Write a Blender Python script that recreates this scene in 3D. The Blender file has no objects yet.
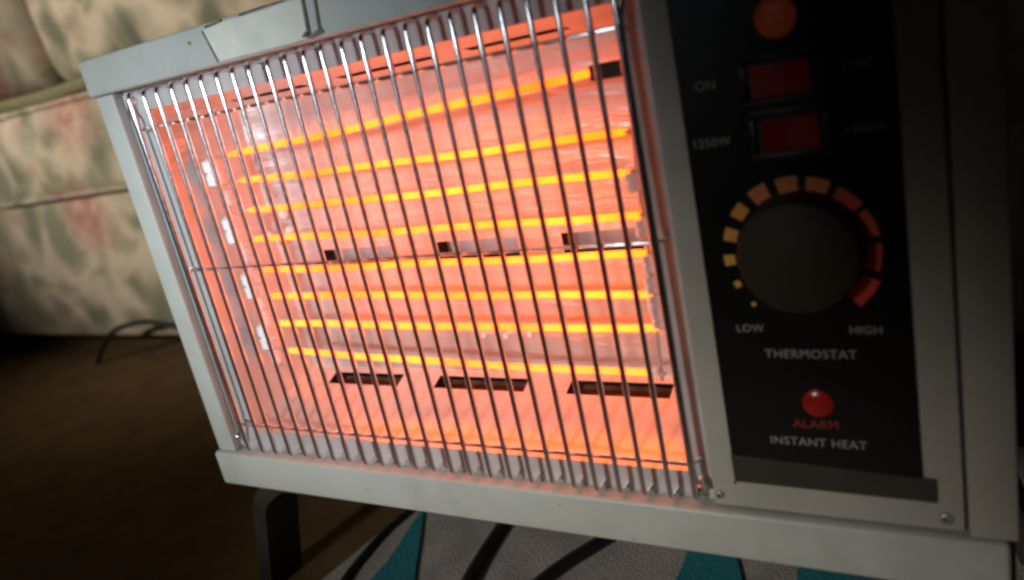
import bpy, bmesh, math, random
from mathutils import Vector, Matrix

random.seed(7)
scene = bpy.context.scene
C = scene.collection

# ------------------------------------------------------------------ camera
# world axes: X along the heater's front to the right, Y into the scene, Z up.
FPX = 804.0
R_ = Vector((0.85304452, -0.02657662, -0.52116094))   # world axes seen in camera space
D_ = Vector((0.20521293, 0.93532294, 0.28819897))     # (x right, y down, z forward)
N_ = Vector((0.47979443, -0.35279552, 0.80332598))
TOP = 0.387                                            # top of the heater case above the floor
CAM = Vector((0.46655, -0.30987, TOP - 0.04191))
def cam2world(v):
    return Vector((v.dot(R_), v.dot(N_), -v.dot(D_)))
cd = bpy.data.cameras.new('camera'); cam = bpy.data.objects.new('camera', cd); C.objects.link(cam)
ax, ay, az = (cam2world(Vector(a)) for a in ((1, 0, 0), (0, -1, 0), (0, 0, -1)))
cam.matrix_world = Matrix(((ax.x, ay.x, az.x, CAM.x), (ax.y, ay.y, az.y, CAM.y), (ax.z, ay.z, az.z, CAM.z), (0, 0, 0, 1)))
cd.sensor_fit = 'HORIZONTAL'; cd.sensor_width = 36.0; cd.lens = FPX / 1024 * 36
cd.clip_start = 0.01; cd.clip_end = 50
cd.dof.use_dof = True; cd.dof.focus_distance = 0.46; cd.dof.aperture_fstop = 5.8
scene.camera = cam
scene.cycles.filter_width = 2.8

# ------------------------------------------------------------------ light
world = bpy.data.worlds.new('World'); scene.world = world; world.use_nodes = True
bg = world.node_tree.nodes['Background']
bg.inputs[0].default_value = (0.75, 0.8, 1.0, 1); bg.inputs[1].default_value = 0.004
def aim(o, loc, tgt, roll=0.0):
    o.location = loc
    q = (Vector(tgt) - Vector(loc)).to_track_quat('-Z', 'Y')
    o.rotation_euler = (q.to_matrix() @ Matrix.Rotation(roll, 3, 'Z')).to_euler()
wl = bpy.data.lights.new('window_light', 'SPOT'); wl.energy = 44; wl.color = (0.80, 0.91, 1.0)
wl.spot_size = math.radians(23); wl.spot_blend = 1.0; wl.shadow_soft_size = 0.15
wlo = bpy.data.objects.new('window_light', wl); C.objects.link(wlo)
aim(wlo, (0.08, -1.1, 0.52), (0.07, 0.0, 0.315))
sp = bpy.data.lights.new('heater_fill_spot', 'SPOT'); sp.energy = 34; sp.color = (1.0, 0.95, 0.85)  # added spot, cone squeezed and rolled so two opposite corners fall dark
sp.spot_size = math.radians(45); sp.spot_blend = 1.0; sp.shadow_soft_size = 0.06
spo = bpy.data.objects.new('heater_fill_spot', sp); C.objects.link(spo)
aim(spo, (0.0, -1.25, 0.55), (0.15, 0.0, 0.148), math.radians(-28)); spo.scale = (1.0, 0.47, 1.0)
sl = bpy.data.lights.new('sofa_fill_spot', 'SPOT'); sl.energy = 205; sl.color = (1.0, 0.93, 0.80)  # added unseen spot that brightens only the sofa, leaving the near floor dark
sl.spot_size = math.radians(41); sl.spot_blend = 1.0; sl.shadow_soft_size = 0.10
slo = bpy.data.objects.new('sofa_fill_spot', sl); C.objects.link(slo)
aim(slo, (-1.2, -1.3, 1.0), (-0.60, 0.4, 0.56))
vs = scene.view_settings
vs.view_transform = 'Standard'; vs.look = 'None'; vs.gamma = 1.0; vs.use_curve_mapping = False; vs.exposure = 0.0

# ------------------------------------------------------------------ pixel helpers (photo pixel -> point on a plane)
def ray(px, py):
    return cam2world(Vector((px - 512, py - 290, FPX)))
def on_y(px, py, y):
    r = ray(px, py); t = (y - CAM.y) / r.y; return CAM + r * t
def on_z(px, py, z):
    r = ray(px, py); t = (z - CAM.z) / r.z; return CAM + r * t

# ------------------------------------------------------------------ materials
def nodes_of(name):
    m = bpy.data.materials.new(name); m.use_nodes = True
    nt = m.node_tree; b = nt.nodes['Principled BSDF']
    return m, nt, b
def N(nt, kind, **kw):
    n = nt.nodes.new(kind)
    for k, v in kw.items():
        if k in n.inputs: n.inputs[k].default_value = v
        else: setattr(n, k, v)
    return n
def coords(nt, scale=(1, 1, 1)):
    tc = N(nt, 'ShaderNodeTexCoord'); mp = N(nt, 'ShaderNodeMapping'); mp.inputs['Scale'].default_value = scale
    nt.links.new(tc.outputs['Object'], mp.inputs['Vector']); return mp.outputs['Vector']
def noise(nt, vec, scale, detail=4, rough=0.55, dist=0.0):
    n = N(nt, 'ShaderNodeTexNoise'); n.inputs['Scale'].default_value = scale; n.inputs['Detail'].default_value = detail
    n.inputs['Roughness'].default_value = rough; n.inputs['Distortion'].default_value = dist
    nt.links.new(vec, n.inputs['Vector']); return n.outputs['Fac']
def ramp(nt, fac, stops):
    r = N(nt, 'ShaderNodeValToRGB'); e = r.color_ramp.elements
    while len(e) < len(stops): e.new(0.5)
    for el, (p, c) in zip(e, stops):
        el.position = p; el.color = (*c, 1) if len(c) == 3 else c
    nt.links.new(fac, r.inputs['Fac']); return r.outputs['Color']
def mix(nt, fac, a, b, mode='MIX'):
    m = N(nt, 'ShaderNodeMix'); m.data_type = 'RGBA'; m.blend_type = mode
    for sock, v in ((m.inputs[0], fac), (m.inputs[6], a), (m.inputs[7], b)):
        if hasattr(v, 'is_output'): nt.links.new(v, sock)
        elif isinstance(v, (int, float)): sock.default_value = v
        else: sock.default_value = (*v, 1)
    return m.outputs[2]
def bump(nt, b, h, strength, dist=0.002):
    bp = N(nt, 'ShaderNodeBump'); bp.inputs['Strength'].default_value = strength; bp.inputs['Distance'].default_value = dist
    nt.links.new(h, bp.inputs['Height']); nt.links.new(bp.outputs['Normal'], b.inputs['Normal'])

def plain(name, col, rough=0.5, metal=0.0, var=0.12, scale=40, bumpy=0.0):
    m, nt, b = nodes_of(name); v = coords(nt)
    f = noise(nt, v, scale, 5)
    lo = tuple(c * (1 - var) for c in col); hi = tuple(min(1, c * (1 + var)) for c in col)
    nt.links.new(ramp(nt, f, [(0.3, lo), (0.7, hi)]), b.inputs['Base Color'])
    rr = N(nt, 'ShaderNodeMapRange'); rr.inputs['To Min'].default_value = max(0.02, rough - 0.08); rr.inputs['To Max'].default_value = min(1, rough + 0.1)
    nt.links.new(f, rr.inputs['Value']); nt.links.new(rr.outputs[0], b.inputs['Roughness'])
    b.inputs['Metallic'].default_value = metal
    if bumpy: bump(nt, b, noise(nt, v, scale * 6, 3), bumpy, 0.0005)
    return m
def emit(name, col, strength, base=(0.3, 0.05, 0.02)):
    m, nt, b = nodes_of(name)
    b.inputs['Base Color'].default_value = (*base, 1); b.inputs['Roughness'].default_value = 0.5
    b.inputs['Emission Color'].default_value = (*col, 1); b.inputs['Emission Strength'].default_value = strength
    return m

def enamel(name, base, rust=True):
    m, nt, b = nodes_of(name); v = coords(nt)
    f = noise(nt, v, 18, 6, 0.6)
    col = ramp(nt, f, [(0.25, tuple(c * 0.86 for c in base)), (0.75, base)])
    g = noise(nt, v, 9, 4, 0.65, 0.6)
    grime = ramp(nt, g, [(0.47, (0, 0, 0)), (0.74, (0.45, 0.45, 0.45))])
    col = mix(nt, grime, col, (0.24, 0.235, 0.19))
    sc_ = noise(nt, coords(nt, (3, 1, 160)), 9, 3, 0.7)
    col = mix(nt, ramp(nt, sc_, [(0.60, (0, 0, 0)), (0.72, (0.22, 0.22, 0.22))]), col, tuple(c * 0.62 for c in base))
    s = noise(nt, v, 130, 3, 0.7)
    chips = ramp(nt, s, [(0.70, (0, 0, 0)), (0.74, (1, 1, 1))])
    if rust: col = mix(nt, chips, col, (0.10, 0.055, 0.03))
    nt.links.new(col, b.inputs['Base Color'])
    b.inputs['Roughness'].default_value = 0.42
    bump(nt, b, noise(nt, v, 240, 2), 0.08, 0.0004)
    return m
M = {}
M['enamel'] = enamel('grey_enamel', (0.55, 0.575, 0.545))
M['panel_enamel'] = enamel('panel_enamel', (0.47, 0.46, 0.41), rust=False)
M['frame_steel'] = plain('frame_steel', (0.54, 0.55, 0.56), 0.30, 0.2, 0.15, 25)
M['patch'] = plain('cream_paint_patch', (0.74, 0.74, 0.65), 0.5, 0, 0.1, 60)
M['chip'] = plain('rust_chip', (0.17, 0.14, 0.10), 0.8, 0, 0.5, 200)
M['chrome'] = plain('bright_chrome_wire', (0.84, 0.84, 0.86), 0.2, 1.0, 0.05, 300)
M['black_label'] = plain('black_gloss_label', (0.006, 0.006, 0.006), 0.22, 0, 0.3, 12)
M['tape'] = plain('dark_olive_tape', (0.030, 0.029, 0.020), 0.55, 0, 0.2, 50)
M['knob'] = plain('dark_brown_plastic', (0.032, 0.024, 0.012), 0.6, 0, 0.12, 30)
M['bezel'] = plain('black_plastic', (0.014, 0.013, 0.011), 0.4, 0, 0.2, 60)
M['red_rocker'] = plain('red_plastic', (0.20, 0.008, 0.008), 0.3, 0, 0.1, 60)
M['print'] = plain('grey_print', (0.30, 0.29, 0.25), 0.6, 0, 0.25, 400)
M['print_red'] = plain('red_print', (0.28, 0.03, 0.015), 0.6, 0, 0.25, 400)
M['pilot'] = plain('orange_lens', (0.62, 0.12, 0.05), 0.3, 0, 0.15, 150)
M['led'] = plain('red_lens', (0.30, 0.012, 0.010), 0.22, 0, 0.15, 150)
for key, col, st in (('pilot', (1.0, 0.16, 0.04), 0.018), ('red_rocker', (1.0, 0.01, 0.01), 0.005), ('led', (1.0, 0.03, 0.02), 0.012)):   # lit while the heater runs
    b_ = M[key].node_tree.nodes['Principled BSDF']; b_.inputs['Emission Color'].default_value = (*col, 1); b_.inputs['Emission Strength'].default_value = st
M['zinc'] = plain('zinc_screw', (0.42, 0.42, 0.40), 0.42, 0.45, 0.15, 400)
M['slot_brown'] = plain('dim_brown_sheet', (0.16, 0.085, 0.055), 0.7, 0.1, 0.3, 60)
M['ceramic'] = plain('white_ceramic', (0.86, 0.86, 0.90), 0.25, 0, 0.05, 80)
M['black_metal'] = plain('black_painted_metal', (0.030, 0.025, 0.021), 0.5, 0, 0.3, 60, 0.1)
M['rubber'] = plain('black_rubber', (0.008, 0.008, 0.008), 0.5, 0, 0.3, 60)
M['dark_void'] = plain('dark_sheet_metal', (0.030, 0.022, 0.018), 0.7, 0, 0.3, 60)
M['inner_grey'] = plain('inner_grey_sheet', (0.55, 0.55, 0.58), 0.45, 0.2, 0.1, 60)
M['piping'] = plain('olive_piping', (0.13, 0.12, 0.055), 0.9, 0, 0.2, 80)

def reflector_mat():
    m, nt, b = nodes_of('polished_reflector'); v = coords(nt)
    f = noise(nt, v, 14, 4)
    nt.links.new(ramp(nt, f, [(0.3, (0.72, 0.71, 0.71)), (0.7, (0.82, 0.815, 0.82))]), b.inputs['Base Color'])
    b.inputs['Metallic'].default_value = 0.6
    rr = N(nt, 'ShaderNodeMapRange'); rr.inputs['To Min'].default_value = 0.22; rr.inputs['To Max'].default_value = 0.40
    nt.links.new(noise(nt, v, 30, 4), rr.inputs['Value']); nt.links.new(rr.outputs[0], b.inputs['Roughness'])
    v2 = coords(nt, (6, 6, 30))
    bump(nt, b, noise(nt, v2, 4, 3), 0.4, 0.003)
    return m
M['reflector'] = reflector_mat()
def element_mat():
    m, nt, b = nodes_of('glowing_heating_wire')
    v = coords(nt)
    f = noise(nt, v, 13, 2)
    col = ramp(nt, f, [(0.34, (0.95, 0.068, 0.001)), (0.48, (1.0, 0.115, 0.003)), (0.64, (1.0, 0.155, 0.006))])
    nt.links.new(col, b.inputs['Emission Color'])
    b.inputs['Emission Strength'].default_value = 5.5
    b.inputs['Base Color'].default_value = (0.2, 0.1, 0.06, 1)
    return m
M['element'] = element_mat()

def fabric_mat():
    m, nt, b = nodes_of('floral_upholstery'); v = coords(nt)
    wob = N(nt, 'ShaderNodeTexNoise'); wob.inputs['Scale'].default_value = 9; wob.inputs['Detail'].default_value = 3
    nt.links.new(v, wob.inputs['Vector'])
    add = N(nt, 'ShaderNodeMix'); add.data_type = 'VECTOR'; add.inputs[0].default_value = 0.10
    nt.links.new(v, add.inputs[4]); nt.links.new(wob.outputs['Color'], add.inputs[5])
    vv = add.outputs[1]
    base = ramp(nt, noise(nt, v, 6, 4), [(0.3, (0.34, 0.275, 0.20)), (0.7, (0.45, 0.38, 0.29))])
    def blobs(scale, lo, hi, seed, asp=(1.0, 0.4, 1.0)):
        mp = N(nt, 'ShaderNodeMapping'); mp.inputs['Location'].default_value = (seed, seed * 0.7, seed * 1.3); mp.inputs['Scale'].default_value = asp
        nt.links.new(vv, mp.inputs['Vector'])
        vo = N(nt, 'ShaderNodeTexVoronoi'); vo.inputs['Scale'].default_value = scale
        nt.links.new(mp.outputs[0], vo.inputs['Vector'])
        return ramp(nt, vo.outputs['Distance'], [(lo, (1, 1, 1)), (hi, (0, 0, 0))]), vo.outputs['Color']
    l0, c0 = blobs(21, 0.18, 0.60, 7.7, (0.8, 0.4, 1.2))
    col = mix(nt, l0, base, ramp(nt, c0, [(0.2, (0.13, 0.13, 0.08)), (0.6, (0.22, 0.19, 0.12)), (0.9, (0.33, 0.20, 0.14))]))
    l1, c1 = blobs(12.5, 0.20, 0.60, 1.3, (1.25, 0.4, 0.85))
    leafcol = ramp(nt, c1, [(0.2, (0.085, 0.09, 0.06)), (0.5, (0.14, 0.14, 0.095)), (0.9, (0.24, 0.21, 0.15))])
    col = mix(nt, l1, col, leafcol)
    l2, c2 = blobs(6.5, 0.16, 0.46, 4.1)
    fl = ramp(nt, noise(nt, vv, 45, 3), [(0.35, (0.27, 0.12, 0.095)), (0.65, (0.38, 0.25, 0.19))])
    sel = N(nt, 'ShaderNodeMath'); sel.operation = 'GREATER_THAN'; sel.inputs[1].default_value = 0.42
    nt.links.new(c2, sel.inputs[0])
    mm = N(nt, 'ShaderNodeMath'); mm.operation = 'MULTIPLY'; nt.links.new(l2, mm.inputs[0]); nt.links.new(sel.outputs[0], mm.inputs[1])
    col = mix(nt, mm.outputs[0], col, fl)
    nt.links.new(col, b.inputs['Base Color']); b.inputs['Roughness'].default_value = 0.95
    bump(nt, b, noise(nt, v, 600, 2), 0.3, 0.001)
    return m
M['fabric'] = fabric_mat()
def rug_mat(name, lo, hi):
    m, nt, b = nodes_of(name); v = coords(nt)
    f = noise(nt, v, 22, 5, 0.65)
    col = ramp(nt, f, [(0.3, lo), (0.7, hi)])
    w = noise(nt, v, 700, 2)
    col = mix(nt, 0.35, col, ramp(nt, w, [(0.3, (0.3, 0.3, 0.3)), (0.7, (1, 1, 1))]), 'MULTIPLY')
    nt.links.new(col, b.inputs['Base Color']); b.inputs['Roughness'].default_value = 1.0
    bump(nt, b, w, 0.8, 0.002)
    return m
M['rug'] = rug_mat('beige_rug_pile', (0.36, 0.33, 0.31), (0.58, 0.54, 0.51))
M['rug_teal'] = rug_mat('teal_rug_pile', (0.014, 0.20, 0.25), (0.035, 0.32, 0.38))
M['floor'] = rug_mat('brown_floor', (0.12, 0.066, 0.022), (0.21, 0.118, 0.040))

# ------------------------------------------------------------------ mesh helpers
def link(name, me, mat=None, parent=None, loc=None):
    o = bpy.data.objects.new(name, me); C.objects.link(o)
    if mat is not None and me is not None and not me.materials: me.materials.append(M[mat])
    if parent is not None: o.parent = parent
    if loc is not None: o.location = loc
    return o
def finish(bm, name, smooth=True):
    bmesh.ops.recalc_face_normals(bm, faces=bm.faces)
    me = bpy.data.meshes.new(name); bm.to_mesh(me); bm.free()
    if smooth:
        for p in me.polygons: p.use_smooth = True
        try: me.set_sharp_from_angle(angle=math.radians(40))
        except Exception: pass
    return me
def box_bm(x0, x1, y0, y1, z0, z1, bev=0.0, seg=2):
    bm = bmesh.new()
    vs_ = [bm.verts.new((x, y, z)) for x in (x0, x1) for y in (y0, y1) for z in (z0, z1)]
    for f in ((0, 1, 3, 2), (4, 6, 7, 5), (0, 4, 5, 1), (2, 3, 7, 6), (0, 2, 6, 4), (1, 5, 7, 3)):
        bm.faces.new([vs_[i] for i in f])
    bmesh.ops.recalc_face_normals(bm, faces=bm.faces)
    if bev: bmesh.ops.bevel(bm, geom=list(bm.edges), offset=bev, segments=seg, profile=0.5, affect='EDGES')
    return bm
def box(name, ext, mat, parent=None, bev=0.0, seg=2):
    return link(name, finish(box_bm(*ext, bev=bev, seg=seg), name), mat, parent)
def tube_bm(bm, pts, r, n=8, caps=True):
    pts = [Vector(p) for p in pts]; rings = []
    up = None
    for i, p in enumerate(pts):
        t = (pts[min(i + 1, len(pts) - 1)] - pts[max(i - 1, 0)]).normalized()
        if up is None:
            up = t.orthogonal().normalized()
        a = (up - t * up.dot(t)).normalized(); up = a; b = t.cross(a)
        rr = r[i] if isinstance(r, (list, tuple)) else r
        rings.append([bm.verts.new(p + (a * math.cos(2 * math.pi * k / n) + b * math.sin(2 * math.pi * k / n)) * rr) for k in range(n)])
    for i in range(len(rings) - 1):
        for k in range(n):
            bm.faces.new((rings[i][k], rings[i][(k + 1) % n], rings[i + 1][(k + 1) % n], rings[i + 1][k]))
    if caps:
        bm.faces.new(rings[0][::-1]); bm.faces.new(rings[-1])
def smooth_path(pts, sub=6):
    P = [Vector(p) for p in pts]; out = []
    for i in range(len(P) - 1):
        p0, p1, p2, p3 = P[max(i - 1, 0)], P[i], P[i + 1], P[min(i + 2, len(P) - 1)]
        for s in range(sub):
            t = s / sub
            out.append(0.5 * ((2 * p1) + (p2 - p0) * t + (2 * p0 - 5 * p1 + 4 * p2 - p3) * t * t + (3 * p1 - p0 - 3 * p2 + p3) * t ** 3))
    out.append(P[-1]); return out
def tube(name, pts, r, mat, parent=None, n=8):
    bm = bmesh.new(); tube_bm(bm, pts, r, n); return link(name, finish(bm, name), mat, parent)
def lathe_bm(prof, n=32, axis='Y'):
    """prof: (radius, along) pairs; axis Y means the shape grows along +Y."""
    bm = bmesh.new(); rings = []
    for r, a in prof:
        ring = []
        for k in range(n):
            c, s = math.cos(2 * math.pi * k / n) * r, math.sin(2 * math.pi * k / n) * r
            ring.append(bm.verts.new((c, a, s) if axis == 'Y' else ((c, s, a) if axis == 'Z' else (a, c, s))))
        rings.append(ring)
    for i in range(len(rings) - 1):
        for k in range(n):
            bm.faces.new((rings[i][k], rings[i][(k + 1) % n], rings[i + 1][(k + 1) % n], rings[i + 1][k]))
    bm.faces.new(rings[0]); bm.faces.new(rings[-1][::-1])
    return bm
def lathe(name, prof, mat, parent, loc, n=32, axis='Y'):
    return link(name, finish(lathe_bm(prof, n, axis), name), mat, parent, loc)
def prism(name, poly, y0, y1, mat, parent, loc=None):
    """poly in XZ, extruded along Y"""
    bm = bmesh.new(); a = [bm.verts.new((x, y0, z)) for x, z in poly]; b = [bm.verts.new((x, y1, z)) for x, z in poly]
    bm.faces.new(a); bm.faces.new(b[::-1])
    for i in range(len(poly)): j = (i + 1) % len(poly); bm.faces.new((a[i], b[i], b[j], a[j]))
    return link(name, finish(bm, name, False), mat, parent, loc)
def flat_z(name, poly, z0, z1, mat, parent=None):
    bm = bmesh.new(); a = [bm.verts.new((x, y, z0)) for x, y in poly]; b = [bm.verts.new((x, y, z1)) for x, y in poly]
    bm.faces.new(a); bm.faces.new(b[::-1])
    for i in range(len(poly)): j = (i + 1) % len(poly); bm.faces.new((a[i], b[i], b[j], a[j]))
    return link(name, finish(bm, name, False), mat, parent)
def panel_bm(O, U, V, ulen, vlen, holes, th=0.0008):
    """sheet with rectangular holes; O origin, U/V unit directions; each quad has a thin back"""
    O, U, V = Vector(O), Vector(U).normalized(), Vector(V).normalized()
    us = sorted({0, ulen, *[h[0] for h in holes], *[h[1] for h in holes]}); vs_ = sorted({0, vlen, *[h[2] for h in holes], *[h[3] for h in holes]})
    # finer grid so the bump and shading stay even
    bm = bmesh.new(); cache = {}
    def vert(u, v):
        k = (round(u, 6), round(v, 6))
        if k not in cache: cache[k] = bm.verts.new(O + U * u + V * v)
        return cache[k]
    for i in range(len(us) - 1):
        for j in range(len(vs_) - 1):
            cu, cv = (us[i] + us[i + 1]) / 2, (vs_[j] + vs_[j + 1]) / 2
            if any(h[0] < cu < h[1] and h[2] < cv < h[3] for h in holes): continue
            bm.faces.new((vert(us[i], vs_[j]), vert(us[i + 1], vs_[j]), vert(us[i + 1], vs_[j + 1]), vert(us[i], vs_[j + 1])))
    return bm
def tag(o, label, cat, group=None):
    o['label'] = label; o['category'] = cat
    if group: o['group'] = group
    return o
def struct(o): o['kind'] = 'structure'; return o

# ------------------------------------------------------------------ floor
struct(link('floor', finish(box_bm(-2.6, 2.2, -1.6, 1.6, -0.02, 0.0), 'floor', False), 'floor'))

# ------------------------------------------------------------------ sofa behind the heater
SY = 0.41
sofa = bpy.data.objects.new('sofa', None); C.objects.link(sofa); sofa.location = (-0.75, SY, 0)
tag(sofa, 'floral upholstered sofa in beige, green and dusty pink behind the heater', 'sofa')
def soft(name, ext, bev, mat='fabric', puff=0.0):
    x0, x1, y0, y1, z0, z1 = ext
    bm = box_bm(*ext, bev=bev, seg=5)
    bmesh.ops.subdivide_edges(bm, edges=[e for e in bm.edges if e.calc_length() > 0.08], cuts=7, use_grid_fill=True)
    cx, cz = (x0 + x1) / 2, (z0 + z1) / 2
    for v in bm.verts:                      # soft belly on the front face, small unevenness everywhere
        fx = max(0, 1 - ((v.co.x - cx) / ((x1 - x0) / 2)) ** 2); fz = max(0, 1 - ((v.co.z - cz) / ((z1 - z0) / 2)) ** 2)
        k = 1 if v.co.y < (y0 + y1) / 2 else 0.2
        v.co.y -= puff * k * math.sqrt(fx * fz)
        v.co.y += 0.002 * math.sin(v.co.x * 31 + v.co.z * 17); v.co.z += 0.002 * math.sin(v.co.x * 23 + 1.3)
    return link(name, finish(bm, name), mat, sofa)
SX0, SX1 = -1.0, 1.35
soft('base_panel', (SX0, SX1, -0.004, 0.78, 0.03, 0.262), 0.010, puff=0.006)
for i in range(3):
    w = (SX1 - SX0) / 3
    x0 = SX0 + i * w + 0.003; x1 = SX0 + (i + 1) * w - 0.003
    s = soft('seat_cushion', (x0, x1, -0.012, 0.60, 0.252, 0.405), 0.03, puff=0.012)
    for zz in (0.266, 0.398):
        tube('piping', [(x0 + 0.025, -0.009, zz), *[(x0 + 0.03 + (w - 0.066) * t / 12, -0.013, zz) for t in range(13)], (x1 - 0.025, -0.009, zz)], 0.005, 'fabric', s)
    b_ = soft('back_cushion', (x0, x1, 0.16, 0.62, 0.425, 0.86), 0.05, puff=0.03)
tube('welt_cord', [(SX0 + (SX1 - SX0) * t / 40, -0.012, 0.412 + 0.002 * math.sin(t)) for t in range(41)], 0.0095, 'piping', sofa)
for sx in (SX0 + 0.06, SX1 - 0.06):
    for sy in (0.06, 0.72):
        lathe('foot', [(0.02, 0.0), (0.026, 0.03), (0.026, 0.045)], 'black_metal', sofa, (sx, sy, 0), 16, 'Z')

# ------------------------------------------------------------------ rug under the heater
p0, p1 = on_z(332, 580, 0), on_z(425, 503, 0)
du = (p1 - p0); du.z = 0; du.normalize(); dv = Vector((du.y, -du.x, 0))      # dv points right of the edge
rc = [p0 - du * 0.5, p0 + du * 0.30, p0 + du * 0.30 + dv * 0.95, p0 - du * 0.5 + dv * 0.95]
rug = flat_z('rug', [(p.x, p.y) for p in rc], 0.0005, 0.006, 'rug')
tag(rug, 'beige woven rug with teal shapes on the floor under the heater', 'rug')
def motif(pts):
    P = smooth_path([on_z(x, y, 0.008) for x, y in pts + pts[:1]], 3)[:-1]
    flat_z('motif', [(p.x, p.y) for p in P], 0.004, 0.008, 'rug_teal', rug)
motif([(424, 506), (420, 540), (414, 580), (412, 640), (372, 640), (360, 596), (388, 560), (408, 530)])
motif([(690, 540), (728, 544), (742, 580), (752, 640), (700, 660), (662, 610), (680, 572)])
motif([(798, 556), (866, 562), (884, 600), (860, 650), (800, 640)])

# black cables lying on the rug
def cable(pts, r, label):
    P = smooth_path([on_z(x, y, 0.006 + r) for x, y in pts], 8)
    o = tube('cable', P, r, 'rubber', None, 8)
    tag(o, label, 'cable', 'black cables around the heater'); return o
cable([(470, 470), (440, 490), (412, 510), (385, 532), (360, 560), (342, 584), (325, 620)], 0.0028, 'thin black cable curving beside the leftmost teal rug shape')
cable([(530, 470), (512, 505), (500, 528), (482, 556), (466, 584), (452, 620)], 0.0042, 'black cable running steeply, middle one of three under the heater')
cable([(690, 495), (640, 518), (604, 540), (568, 562), (534, 588), (500, 625)], 0.0046, 'thick black cable slanting, rightmost of three under the heater')
o = tube('cable', smooth_path([Vector(p) for p in (on_y(98, 362, SY - .045), on_y(104, 345, SY - .045), on_y(113, 332, SY - .045), on_y(128, 325, SY - .045), on_y(150, 322, SY - .045), on_y(185, 330, SY - .045), on_y(215, 350, SY - .045))], 8), 0.004, 'rubber')
tag(o, 'black cable arching up from the floor in front of the sofa', 'cable', 'black cables around the heater')

# ------------------------------------------------------------------ the heater
heater = bpy.data.objects.new('electric_heater', None); C.objects.link(heater)
tag(heater, 'grey metal radiant heater with glowing wires behind a chrome grille and black control panel', 'heater')
T = TOP
def Z(z): return T + z                      # z measured down from the case top
HX0, HX1, HB = 0.003, 0.469, -0.287
DEP = 0.19
# --- case: a sleeve of sheet metal with front rails
bm = bmesh.new()
def quad(bm, *pts): bm.faces.new([bm.verts.new(p) for p in pts])
x0, x1, za, zb = HX0 + 0.001, HX1 - 0.001, Z(-0.0015), Z(HB + 0.0015)
y0, y1 = 0.004, DEP
quad(bm, (x0, y0, za), (x1, y0, za), (x1, y1, za), (x0, y1, za)); quad(bm, (x0, y0, zb), (x0, y1, zb), (x1, y1, zb), (x1, y0, zb))
quad(bm, (x0, y0, zb), (x0, y0, za), (x0, y1, za), (x0, y1, zb)); quad(bm, (x1, y0, za), (x1, y0, zb), (x1, y1, zb), (x1, y1, za))
quad(bm, (x0, y1, za), (x1, y1, za), (x1, y1, zb), (x0, y1, zb))
bmesh.ops.remove_doubles(bm, verts=bm.verts, dist=1e-5)
case = link('case', finish(bm, 'case'), 'enamel', heater)
# front frame: recessed steel sheet with the reflector opening
FY = 0.007
OX0, OX1, OZ0, OZ1 = 0.0355, 0.3365, -0.2500, -0.0352
bm = panel_bm((HX0 + 0.002, FY, Z(HB + 0.003)), (1, 0, 0), (0, 0, 1), HX1 - HX0 - 0.004, -HB - 0.006,
              [(OX0 - HX0 - 0.002, OX1 - HX0 - 0.002, OZ0 - HB - 0.003, OZ1 - HB - 0.003)])
frame = link('front_frame', finish(bm, 'front_frame'), 'frame_steel', heater)
# rails
top_rail = box('top_rail', (0.0, 0.471, -0.0025, 0.010, Z(-0.0216), Z(0.0)), 'enamel', case, 0.0018, 3)
bot_rail = box('bottom_rail', (0.0, 0.4665, -0.0035, 0.010, Z(-0.2885), Z(-0.2635)), 'enamel', case, 0.0022, 3)
box('left_rail', (0.003, 0.0198, -0.0005, 0.010, Z(-0.2632), Z(-0.0219)), 'enamel', case, 0.0012, 2)
box('right_rail', (0.4525, 0.4695, -0.0010, 0.010, Z(-0.2632), Z(-0.0219)), 'panel_enamel', case, 0.0014, 2)
box('inner_lip', (0.0202, 0.0262, 0.0050, 0.0072, Z(-0.2610), Z(-0.0240)), 'frame_steel', case, 0.0006, 1)
# worn patch and chips on the top rail
def rail_pt(px, py): p = on_y(px, py, -0.0025); return (p.x, p.z)
prism('paint_patch', [rail_pt(*p) for p in ((203, 31), (222, 22), (240, 17), (262, 11), (283, 3), (303, -2), (310, 38), (290, 44), (262, 51), (238, 57), (219, 62), (211, 45))], -0.0034, -0.0022, 'patch', case)
for poly in ([(203, 31), (204.2, 30.2), (220.8, 61), (219, 62)], [(302, -3), (304, -4), (311.5, 34), (309, 36)], [(314, -5), (316, -5), (322, 30), (320, 31)],
             [(240, 16), (250, 12.2), (262, 8.2), (283, 1.2), (284, 0), (262, 6), (240, 14)], [(303, 37), (307, 31), (313, 34), (318, 30), (323, 28), (325, 32), (312, 38)], [(206, 28), (214, 25), (222, 21), (222, 19), (206, 26)]):
    prism('chip', [rail_pt(*p) for p in poly], -0.00375, -0.0024, 'chip', case)
# legs: black bent-bar feet
def leg(x, sgn):
    bm = bmesh.new()
    prof = []
    path = [(x - sgn * 0.030, 0.0), (x - sgn * 0.013, 0.055), (x - sgn * 0.005, 0.077), (x + sgn * 0.010, 0.090), (x + sgn * 0.024, 0.0965), (x + sgn * 0.05, 0.0975)]
    path = smooth_path([(a, 0, b) for a, b in path], 4)
    y0, y1, th = -0.006, 0.026, 0.012
    rows = []
    for i, p in enumerate(path):
        t = (path[min(i + 1, len(path) - 1)] - path[max(i - 1, 0)]).normalized(); nrm = Vector((t.z, 0, -t.x)) * th / 2
        rows.append([bm.verts.new((p.x + s * nrm.x, y, p.z + s * nrm.z)) for s, y in ((-1, y0), (1, y0), (1, y1), (-1, y1))])
    for i in range(len(rows) - 1):
        for k in range(4): bm.faces.new((rows[i][k], rows[i][(k + 1) % 4], rows[i + 1][(k + 1) % 4], rows[i + 1][k]))
    bm.faces.new(rows[0][::-1]); bm.faces.new(rows[-1])
    return bm
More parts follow.
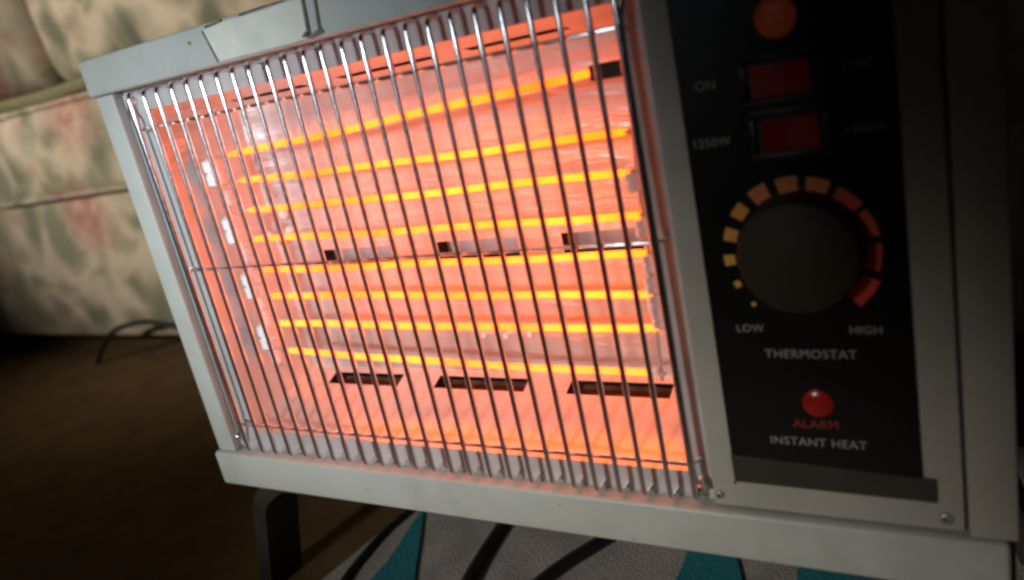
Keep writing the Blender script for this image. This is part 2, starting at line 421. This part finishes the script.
for x, s in ((0.021, 1), (0.449, -1)):
    me = finish(leg(x, s), 'leg')
    link('leg', me, 'black_metal', heater, (0, 0.012, 0)); link('leg', me, 'black_metal', heater, (0, 0.15, 0))

# --- reflector: trough with slots
BY = 0.062
BX0, BX1, BZ0, BZ1 = OX0 + 0.0135, 0.3365, OZ0 + 0.0225, on_y(463, 59, BY).z - TOP
refl = bpy.data.objects.new('reflector', None); C.objects.link(refl); refl.parent = heater
def px_slot(a, b, y): pa, pb = on_y(*a, y), on_y(*b, y); return pa, pb
holes = []
for a, b in (((318, 248), (394, 263)), ((433, 241), (521, 258)), ((561, 234), (646, 251))):
    pa, pb = px_slot(a, b, BY); zc = (pa.z + pb.z) / 2
    holes.append((pa.x, pb.x, zc - 0.0062, zc + 0.0062))
zc = sum((h[2] + h[3]) / 2 for h in holes) / 3
hh = [(h[0] - BX0, min(h[1], BX1 - 0.002) - BX0, zc - 0.0058 - Z(BZ0), zc + 0.0058 - Z(BZ0)) for h in holes]
link('back_panel', finish(panel_bm((BX0, BY, Z(BZ0)), (1, 0, 0), (0, 0, 1), BX1 - BX0, BZ1 - BZ0, hh), 'back_panel'), 'reflector', refl)
def quad_part(name, pts, mat='reflector'):
    bm = bmesh.new(); quad(bm, *pts); return link(name, finish(bm, name), mat, refl)
e = 0.0
quad_part('left_panel', [(OX0, FY + 0.0003, Z(OZ0)), (OX0, FY + 0.0003, Z(OZ1)), (BX0, BY, Z(BZ1)), (BX0, BY, Z(BZ0))])
quad_part('right_panel', [(OX1, FY + 0.0003, Z(OZ0)), (BX1, BY, Z(BZ0)), (BX1, BY, Z(BZ1)), (OX1, FY + 0.0003, Z(OZ1))])
def hip_panel(name, zf, zb, slots, vf0, vf1):
    """sloping panel between front edge zf and back edge zb; slots as x ranges, vf = fraction of the slope"""
    bm = bmesh.new()
    def P(x, v):                      # v 0 front .. 1 back, x clamped to the hip on the left
        xl = OX0 + (BX0 - OX0) * v; y = FY + 0.0003 + (BY - FY - 0.0003) * v; z = zf + (zb - zf) * v
        return (max(x, xl), y, Z(z))
    xs = [None] + sorted(x for s in slots for x in s) + [OX1]
    rows = [0, vf0, vf1, 1]
    for j in range(3):
        for i in range(len(xs) - 1):
            a, b = (xs[i] if xs[i] is not None else -9), xs[i + 1]
            if j == 1 and any(abs(a - s[0]) < 1e-6 and abs(b - s[1]) < 1e-6 for s in slots): continue
            quad(bm, P(a, rows[j]), P(b, rows[j]), P(b, rows[j + 1]), P(a, rows[j + 1]))
    bmesh.ops.remove_doubles(bm, verts=bm.verts, dist=1e-5)
    return link(name, finish(bm, name), 'reflector', refl)
def slope_pt(px, py, zf, zb):
    # intersect the pixel ray with a sloping panel
    a = Vector((0, FY, Z(zf))); d = Vector((0, BY - FY, zb - zf)); nrm = Vector((1, 0, 0)).cross(d)
    r = ray(px, py); t = (a - CAM).dot(nrm) / r.dot(nrm); return CAM + r * t
bs = []
for a, b in (((332, 378), (402, 378)), ((436, 383), (527, 384)), ((568, 389), (672, 391))):
    bs.append((slope_pt(*a, OZ0, BZ0).x, min(0.333, slope_pt(*b, OZ0, BZ0).x)))
vv_ = [(slope_pt(480, 390, OZ0, BZ0).y - FY) / (BY - FY), (slope_pt(480, 377, OZ0, BZ0).y - FY) / (BY - FY)]
print('bottom slots', bs, vv_)
hip_panel('bottom_panel', OZ0, BZ0, bs, max(0.05, vv_[0]), min(0.97, vv_[1]))
ts = [(0.075, 0.135), (0.160, 0.225), (0.245, 0.300)]
hip_panel('top_panel', OZ1, BZ1, ts, 0.50, 0.66)
# shallow pressed boxes behind the back slots, dark space behind the others
for h in holes:
    xa, xb = h[0] - 0.001, min(h[1], BX1 - 0.001) + 0.001
    bm = bmesh.new(); z0, z1, yb = zc - 0.0075, zc + 0.0075, BY + 0.014
    quad(bm, (xa, yb, z0), (xb, yb, z0), (xb, yb, z1), (xa, yb, z1))
    link('vent_back', finish(bm, 'vent_back'), 'inner_grey', refl)
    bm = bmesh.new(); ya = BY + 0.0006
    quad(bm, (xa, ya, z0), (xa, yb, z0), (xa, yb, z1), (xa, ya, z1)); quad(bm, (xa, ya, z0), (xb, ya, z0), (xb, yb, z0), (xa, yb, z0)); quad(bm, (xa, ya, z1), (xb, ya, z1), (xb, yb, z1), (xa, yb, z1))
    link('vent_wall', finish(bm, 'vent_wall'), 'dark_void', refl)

# brown sheet added to tone the dim insides of bottom and top slots
for zf, zb, off in ((OZ0, BZ0, -0.009), (OZ1, BZ1, 0.008)):
    bm = bmesh.new(); quad(bm, (0.05, FY + 0.012, Z(zf + off)), (0.335, FY + 0.012, Z(zf + off)), (0.335, BY + 0.004, Z(zb + off)), (0.05, BY + 0.004, Z(zb + off)))
    link('vent_back', finish(bm, 'vent_back'), 'slot_brown', refl)
# --- heating wires and ceramic insulators
EY = 0.030
E_ = [((229, 155), (590, 73)), ((240, 181), (627, 132)), ((248, 210), (630, 172)), ((254, 239), (640, 215)), ((262, 270), (647, 253)), ((270, 295), (653, 294)), ((277, 323), (658, 328)), ((288, 351), (652, 374))]
for k, (a, b) in enumerate(E_):
    pa, pb = on_y(*a, EY), on_y(*b, EY)
    def axis(t):
        p = pa.lerp(pb, t); sag = 4 * t * (1 - t)
        p.z += -0.0006 * sag + 0.0003 * math.sin(13 * t + 2 * k); p.y += 0.0006 * math.sin(7 * t + k); return p
    nn = int((pb - pa).length / 0.0011)        # tightly wound: ribbed tube, slimmer at both ends
    pts = [axis(i / nn) for i in range(nn + 1)]
    rr = [(0.00205 if i % 2 else 0.00165) * (0.75 if i < 2 or i > nn - 2 else 1) for i in range(nn + 1)]
    tube('heating_wire', pts, rr, 'element', heater, 8)
    for p, s in ((pa, -1), (pb, 1)):
        tube('terminal_pin', [p + Vector((0.001 * -s, 0, 0)), p + Vector((0.007 * s, 0.001, 0))], 0.0010, 'frame_steel', heater, 6)
def insulator(p, big):
    s = 1.0 if big else 0.55
    w, h = 0.0072 * s, 0.0092 * s
    o = link('insulator', finish(lathe_bm([(w * 0.55, -h), (w, -h * 0.8), (w, -h * 0.15), (w * 0.78, 0), (w, h * 0.15), (w, h * 0.8), (w * 0.55, h)], 14, 'Z'), 'insulator'), 'ceramic', heater, p)
    return o
for px, py, big in ((216, 172, 1), (229, 198, 0), (236, 229, 1), (246, 248, 0), (250, 262, 0), (255, 284, 1), (262, 302, 0), (265, 316, 0), (270, 335, 1), (277, 356, 0)):
    insulator(on_y(px, py, EY - 0.004), big)
for px, py in ((633, 181), (643, 227), (650, 262), (652, 284), (655, 302), (659, 318)):
    insulator(on_y(px, py, EY + 0.002), 0)
for px, py in ((272, 216), (283, 214), (270, 236), (281, 241), (290, 232)):      # ceramic beads put in for pale glints on the back sheet
    p = on_y(px, py, BY - 0.003); lathe('glint_bead', [(0.0022, 0.003), (0.0034, 0.0015), (0.0036, -0.001), (0.0022, -0.0028), (0.0004, -0.0034)], 'ceramic', heater, p, 12)
for px, py in ((456, 333), (484, 335), (506, 336), (530, 334), (656, 372)):         # white domes put in as glints on the back sheet, last a clip
    p = on_y(px, py, BY - 0.0015) if px < 640 else on_y(px, py, EY); lathe('rivet_or_glint', [(0.0021, 0.0016), (0.0021, 0.0), (0.0015, -0.0012), (0.0003, -0.0016)], 'ceramic', heater, p, 12)
tube('insulator_rod', [on_y(208, 146, EY - 0.004), on_y(281, 366, EY - 0.004)], 0.0012, 'frame_steel', heater, 6)
tube('insulator_rod', [on_y(625, 60, EY + 0.003), on_y(662, 380, EY + 0.003)], 0.0012, 'frame_steel', heater, 6)
pb = on_y(597, 73, EY)
box('terminal_block', (pb.x - 0.003, 0.334, EY - 0.002, EY + 0.004, pb.z - 0.0032, pb.z + 0.0038), 'rubber', heater, 0.0006, 1)

# --- grille: upright wires bent back into the frame, three cross wires
WY, WR = -0.0025, 0.00138
zt, zbm = Z(-0.0238), Z(-0.2605)
def wire_path(yw, zt, zb, back, rad=0.004):
    pts = [(0, back, zt), (0, yw + rad, zt)]
    for a in (30, 60): pts.append((0, yw + rad - rad * math.sin(math.radians(a)), zt - rad + rad * math.cos(math.radians(a))))
    pts.append((0, yw, zt - rad))
    for t in range(1, 12): pts.append((0, yw, zt - rad + (zb - zt + 2 * rad) * t / 12))
    pts.append((0, yw, zb + rad))
    for a in (60, 30): pts.append((0, yw + rad - rad * math.sin(math.radians(a)), zb + rad - rad * math.cos(math.radians(a))))
    pts += [(0, yw + rad, zb), (0, back, zb)]
    return pts
bm = bmesh.new(); tube_bm(bm, wire_path(WY, zt, zbm, FY + 0.004), WR, 10)
wme = finish(bm, 'grille_wire'); wme.materials.append(M['chrome'])
grille = bpy.data.objects.new('grille', None); C.objects.link(grille); grille.parent = heater
NW = 25
for i in range(NW):
    x = 0.0380 + (0.3420 - 0.0380) * i / (NW - 1)
    o = link('upright_wire', wme, None, grille, (x + random.uniform(-0.0005, 0.0005), random.uniform(-0.0004, 0.0004), random.uniform(-0.0004, 0.0004)))
    o.rotation_euler = (0, random.uniform(-0.0022, 0.0022), 0)
for zc_, r in ((-0.0452, 0.0011), (-0.1335, 0.0010), (-0.2410, 0.0009)):
    y = WY + WR + r * 0.8; a, b = 0.0305, 0.3435
    tube('cross_wire', [(a - 0.001, FY + 0.003, Z(zc_)), (a, y + 0.003, Z(zc_)), (a + 0.002, y + 0.0006, Z(zc_)), *[(a + 0.004 + (b - a - 0.008) * t / 10, y, Z(zc_) + random.uniform(-.0003, .0003)) for t in range(11)], (b - 0.002, y + 0.0006, Z(zc_)), (b, y + 0.003, Z(zc_)), (b + 0.001, FY + 0.003, Z(zc_))], r, 'chrome', grille)
sw = tube('side_wire', smooth_path([(0.0262, 0.004, Z(-0.029)), (0.0272, 0.0015, Z(-0.036)), (0.0300, 0.0005, Z(-0.048)), (0.0302, 0.0005, Z(-0.14)), (0.0300, 0.0005, Z(-0.235)), (0.0275, 0.002, Z(-0.252)), (0.0265, 0.004, Z(-0.257))], 4), 0.0010, 'chrome', grille)
tube('side_wire', smooth_path([(0.3455, 0.004, Z(-0.028)), (0.3442, 0.0005, Z(-0.036)), (0.3425, -0.0015, Z(-0.052)), (0.3425, -0.0015, Z(-0.14)), (0.3425, -0.0015, Z(-0.238)), (0.3445, 0.001, Z(-0.251)), (0.3460, 0.004, Z(-0.2565))], 4), 0.0013, 'chrome', grille)
def nut(px, py, y, r):
    p = on_y(px, py, y - r)
    lathe('dome_nut', [(r * 1.05, 0.0), (r * 1.05, -r * 0.55), (r * 0.95, -r * 0.9), (r * 0.7, -r * 1.35), (r * 0.35, -r * 1.6), (r * 0.05, -r * 1.68)], 'chrome', heater, (p.x, y, p.z), 18)
nut(130, 101, FY, 0.0030); nut(238, 436, FY, 0.0027); nut(698, 489, FY, 0.0034)

# --- control panel
PY = 0.0010
pxl, pxr = 0.3495, 0.4512
cp = box('control_panel', (pxl, pxr, PY, FY - 0.0003, Z(-0.2625), Z(-0.0225)), 'panel_enamel', heater, 0.0012, 2)
LY = PY - 0.0007
lab = box('panel_label', (0.3607, 0.4374, LY, PY + 0.0004, Z(-0.2478), Z(-0.0240)), 'black_label', cp, 0.0003, 1)
tp0, tp1 = on_y(737, 452, LY), on_y(935, 498, LY)
prism('tape_strip', [(0.3606, Z(-0.2345)), (0.4385, Z(-0.2385)), (0.4420, Z(-0.2388)), (0.4418, Z(-0.2492)), (0.4250, Z(-0.2490)), (0.3608, Z(-0.2482))], LY - 0.0004, PY + 0.0003, 'tape', cp)
def screw(px, py, r=0.0026):
    p = on_y(px, py, PY)
    o = lathe('screw', [(r * 0.6, 0.0004), (r, 0.0), (r, -0.0006), (r * 0.8, -0.0013), (r * 0.55, -0.0015), (r * 0.5, -0.0010), (r * 0.08, -0.0010)], 'zinc', heater, (p.x, PY, p.z), 18)
    for a in (0.5, 2.07):
        s = box('recess', (-r * 0.5, r * 0.5, -0.0013, -0.0008, -0.00025, 0.00025), 'bezel', o); s.rotation_euler = (0, a, 0)
screw(946, 518, 0.0028); screw(720, 494, 0.0022)
p = on_y(735, 483, PY); lathe('rivet_or_glint', [(0.0008, 0.0), (0.0011, -0.0004), (0.0006, -0.0012), (0.0001, -0.0014)], 'chrome', heater, (p.x, PY, p.z), 12)

def lettering(text, pl, pr, mat='print', y=LY):
    """word printed between two photo pixels on the label"""
    a, b = on_y(*pl, y), on_y(*pr, y)
    cu = bpy.data.curves.new('lettering', 'FONT'); cu.body = text; cu.size = 1; cu.extrude = 0.0; cu.space_character = 1.08; cu.offset = 0.008
    tmp = bpy.data.objects.new('tmp', cu); C.objects.link(tmp)
    dg = bpy.context.evaluated_depsgraph_get(); dg.update()
    me = bpy.data.meshes.new_from_object(tmp.evaluated_get(dg)); bpy.data.objects.remove(tmp)
    xs = [v.co.x for v in me.vertices]; ys = [v.co.y for v in me.vertices]
    s = (b.x - a.x) / (max(xs) - min(xs)); cz = (a.z + b.z) / 2; cy = (max(ys) + min(ys)) / 2
    for v in me.vertices: v.co = Vector((a.x + (v.co.x - min(xs)) * s, y - 0.00015, cz + (v.co.y - cy) * s))
    me.materials.clear(); me.materials.append(M[mat]); me.name = 'lettering'
    o = link('lettering', me, None, cp); o['label'] = 'printed word ' + text; return o
lettering('ON', (695, 86), (715, 85)); lettering('OFF', (843, 67), (871, 63)); lettering('1250W', (694, 143), (731, 142)); lettering('1500W', (847, 128), (888, 127))
lettering('LOW', (737, 328), (764, 328)); lettering('HIGH', (850, 330), (882, 330)); lettering('THERMOSTAT', (765, 353), (857, 355))
lettering('ALARM', (793, 423), (838, 425), 'print_red'); lettering('INSTANT HEAT', (771, 440), (867, 445))
# thermostat scale marks
kc = on_y(803, 252, LY)
marks = [((754, 304), 4, 4), ((738, 284), 6, 6), ((730, 260), 10, 10), ((731, 235), 12, 12), ((740, 212), 14, 12), ((759.5, 194), 16, 14), ((787, 184.6), 20, 14), ((817, 186.5), 21, 15), ((845.5, 201), 25, 16), ((866, 225), 26, 15), ((873, 256.6), 27, 14), ((864.5, 290), 30, 15)]
for i, ((mx, my), ln, wd) in enumerate(marks):
    t = i / 11
    col = [(0.85, 0.46, 0.07), (0.85, 0.36, 0.06), (0.85, 0.25, 0.07), (0.80, 0.10, 0.04), (0.75, 0.05, 0.03)][min(4, int(t * 4.6))]
    key = 'mark_%d' % min(4, int(t * 4.6))
    if key not in M: M[key] = plain(key, col, 0.5, 0, 0.1, 300)
    p = on_y(mx, my, LY); d = Vector((p.x - kc.x, 0, p.z - kc.z)); rad = d.length; ang = math.atan2(d.z, d.x)
    sc = 0.00044; half = ln * sc * (0.86 if i >= 6 else 1) / 2 / rad; w = wd * sc / 2
    poly = []
    for s in range(5): a = ang - half + 2 * half * s / 4; poly.append((kc.x + math.cos(a) * (rad + w), kc.z + math.sin(a) * (rad + w)))
    for s in range(5): a = ang + half - 2 * half * s / 4; poly.append((kc.x + math.cos(a) * (rad - w), kc.z + math.sin(a) * (rad - w)))
    prism('scale_mark', poly, LY - 0.0002, LY + 0.0002, key, cp)
# knob
KR = 0.0230
kp = on_y(797, 258, LY - 0.012)
bm = bmesh.new(); prof = [(KR, -0.001), (KR, -0.004), (KR * 0.985, -0.012), (KR * 0.96, -0.0138), (KR * 0.90, -0.0148), (KR * 0.05, -0.0152)]; n = 96; rings = []
for j, (r, a) in enumerate(prof):
    rings.append([bm.verts.new((math.cos(2 * math.pi * k / n) * (r - (0.0006 if (k % 3 == 0 and j in (1, 2)) else 0)), a, math.sin(2 * math.pi * k / n) * (r - (0.0006 if (k % 3 == 0 and j in (1, 2)) else 0)))) for k in range(n)])
for j in range(len(prof) - 1):
    for k in range(n): bm.faces.new((rings[j][k], rings[j][(k + 1) % n], rings[j + 1][(k + 1) % n], rings[j + 1][k]))
bm.faces.new(rings[0]); bm.faces.new(rings[-1][::-1])
knob = link('thermostat_knob', finish(bm, 'thermostat_knob'), 'knob', heater, (kp.x, LY + 0.0008, kp.z))
# rocker switches
def rocker(bl, br, tilt, dot_right, rl, rr):
    a, b = on_y(*bl, LY), on_y(*br, LY); cx, cz = (a.x + b.x) / 2, (a.z + b.z) / 2; hw, hh_ = abs(b.x - a.x) / 2, abs(a.z - b.z) / 2
    r = bpy.data.objects.new('rocker_switch', None); C.objects.link(r); r.parent = heater; r.location = (cx, LY, cz)
    for nm, ext in (('bezel', (-hw, hw, -0.0025, 0.0003, hh_ - 0.003, hh_)), ('bezel', (-hw, hw, -0.0025, 0.0003, -hh_, -hh_ + 0.003)),
                    ('bezel', (-hw, -hw + 0.0025, -0.0024, 0.0003, -hh_ + 0.003, hh_ - 0.003)), ('bezel', (hw - 0.0025, hw, -0.0024, 0.0003, -hh_ + 0.003, hh_ - 0.003))):
        box(nm, ext, 'bezel', r, 0.0005, 2)
    w = hw * 0.66; h = hh_ - 0.0038; ox = hw * (0.06 if dot_right else -0.08)
    box('well', (-hw + 0.002, hw - 0.002, -0.0006, 0.0002, -hh_ + 0.0025, hh_ - 0.0025), 'bezel', r)
    bm = bmesh.new(); prof = [(-w, -0.0042 + tilt), (-w * 0.3, -0.0028), (0, -0.0024), (w * 0.3, -0.0028), (w, -0.0042 - tilt)]
    va = [[bm.verts.new((x, y, z)) for x, y in prof] + [bm.verts.new((w, 0.0, z)), bm.verts.new((-w, 0.0, z))] for z in (-h, h)]
    bm.faces.new(va[0]); bm.faces.new(va[1][::-1])
    for i in range(7): j = (i + 1) % 7; bm.faces.new((va[0][i], va[1][i], va[1][j], va[0][j]))
    link('rocker', finish(bm, 'rocker'), 'red_rocker', r, (ox, 0, 0))
    s = 1 if dot_right else -1
    lathe('dot', [(0.0011, 0.0), (0.0011, -0.0003)], 'print', r, (s * (hw - 0.0040), -0.0006, 0), 12)
rocker((738, 58), (833, 97), 0.0012, False, 0, 0)
rocker((748, 112), (834, 153), -0.0012, True, 0, 0)
# lamps on the panel
p = on_y(775, 17, LY); lathe('pilot_lens', [(0.0072, 0.0002), (0.0072, -0.0006), (0.0066, -0.0010), (0.003, -0.0012), (0.0003, -0.0012)], 'pilot', heater, (p.x, LY, p.z), 28)
p = on_y(818, 403, LY); lathe('alarm_lens', [(0.0062, 0.0002), (0.0061, -0.0007), (0.0050, -0.0014), (0.0026, -0.0019), (0.0002, -0.0020)], 'led', heater, (p.x, LY, p.z), 28)
